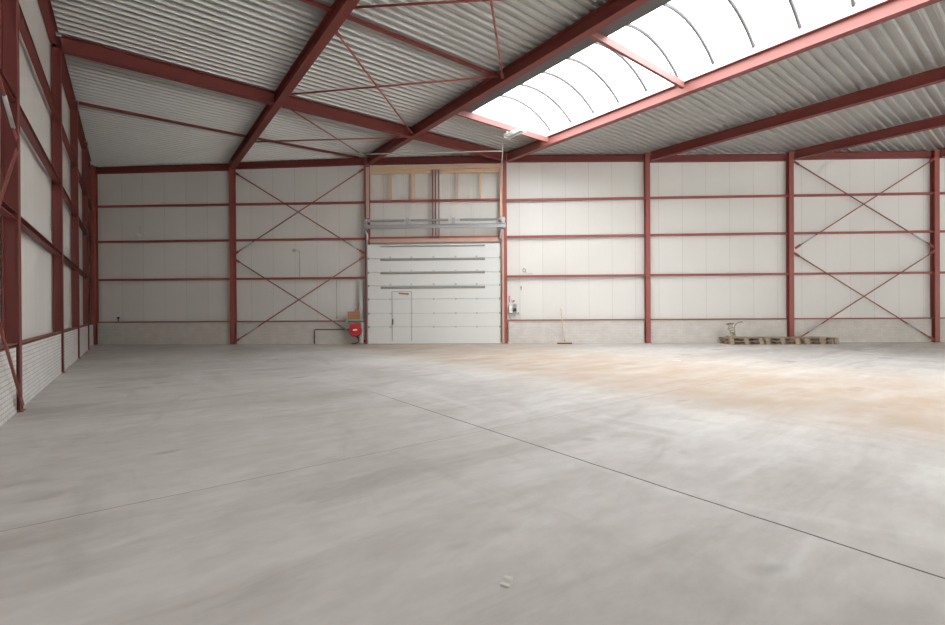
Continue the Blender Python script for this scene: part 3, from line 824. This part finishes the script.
# ------------------------------------------------------------------ conduit and lamp under the roof
t = wall_thing('ceiling_conduit', 'thin white conduit hung under the roof beams above the overhead door', 'conduit', 16.87, 0.137, 6.17)
MB().tube([(0, 0, 0.0), (0, 0, 0.90), (0, -0.05, 0.945), (0, -0.15, 0.95), (0, -1.36, 0.95), (-0.05, -1.42, 0.95), (-0.2, -1.43, 0.95), (-5.0, -1.43, 0.935)], 0.02, 8).make('pipe', 'white_plastic', t, smooth=True)
MB().rod((0, -1.40, 0.95), (0.0, -1.40, 1.24), 0.012, 8).make('hanger', 'white_plastic', t)
lp = thing('ceiling_lamp', 'white twin tube lamp hung beneath the door end of the roof light', 'lamp', (10.15, 11.45, 7.15), 0)
for xx in (-0.09, 0.09):
    MB().rod((xx, -0.75, -0.03), (xx, -0.05, -0.03), 0.03, 10).make('tube', 'white_plastic', lp, smooth=True)
MB().box(-0.14, 0.14, -0.80, 0.0, 0.01, 0.05).make('reflector', 'white_paint', lp)
for yy in (-0.8, -0.03):
    MB().box(-0.13, 0.13, yy, yy + 0.03, -0.06, 0.02).make('end_holder', 'white_plastic', lp)
MB().rod((0, -0.02, 0.05), (0, -0.02, 0.35), 0.015, 8).make('stem', 'white_plastic', lp)

# ------------------------------------------------------------------ litter on the floor
for (x, y, r, lb, n) in ((1.405, 1.615, 0.5, 'small pale wood chip on the bare floor, the narrower of two', 'wood_chip'), (1.452, 1.645, 0.5, 'small pale wood chip on the bare floor, the wider of two', 'wood_chip')):
    o = MB().poly([(-0.028, -0.011, 0), (0.026, -0.013, 0), (0.03, 0.01, 0), (-0.025, 0.012, 0), (-0.026, -0.009, 0.014), (0.024, -0.011, 0.011), (0.027, 0.009, 0.012), (-0.023, 0.01, 0.015)],
                  [(0, 1, 2, 3), (4, 5, 6, 7), (0, 1, 5, 4), (1, 2, 6, 5), (2, 3, 7, 6), (3, 0, 4, 7)])
    mb = MB(); k_ = 1.0 if 'narrower' in lb else 1.35
    mb.poly([(a * 1.0, b * k_, c) for a, b, c in ((-0.028, -0.011, 0), (0.026, -0.013, 0), (0.03, 0.01, 0), (-0.025, 0.012, 0), (-0.026, -0.009, 0.014), (0.024, -0.011, 0.011), (0.027, 0.009, 0.012), (-0.023, 0.01, 0.015))],
            [(0, 1, 2, 3), (4, 5, 6, 7), (0, 1, 5, 4), (1, 2, 6, 5), (2, 3, 7, 6), (3, 0, 4, 7)])
    c_ = mb.make(n, 'paper', loc=(x, y, 0.0), rotz=-1.0)
    c_.scale = (0.8, 0.8, 0.8)
    tag(c_, lb, 'wood chip', 'wood chips on the floor')
pp = MB(); pp.poly([(-0.12, -0.05, 0), (0.1, -0.06, 0), (0.13, 0.04, 0), (-0.1, 0.06, 0), (-0.12, -0.05, 0.012), (0.1, -0.06, 0.004), (0.13, 0.04, 0.018), (-0.1, 0.06, 0.006)],
                   [(0, 1, 2, 3), (4, 5, 6, 7), (0, 1, 5, 4), (1, 2, 6, 5), (2, 3, 7, 6), (3, 0, 4, 7)])
tag(pp.make('paper_scrap', 'paper', loc=(11.06, 6.06, 0), rotz=AL), 'small white paper scrap on the tan dust far across the floor', 'paper')
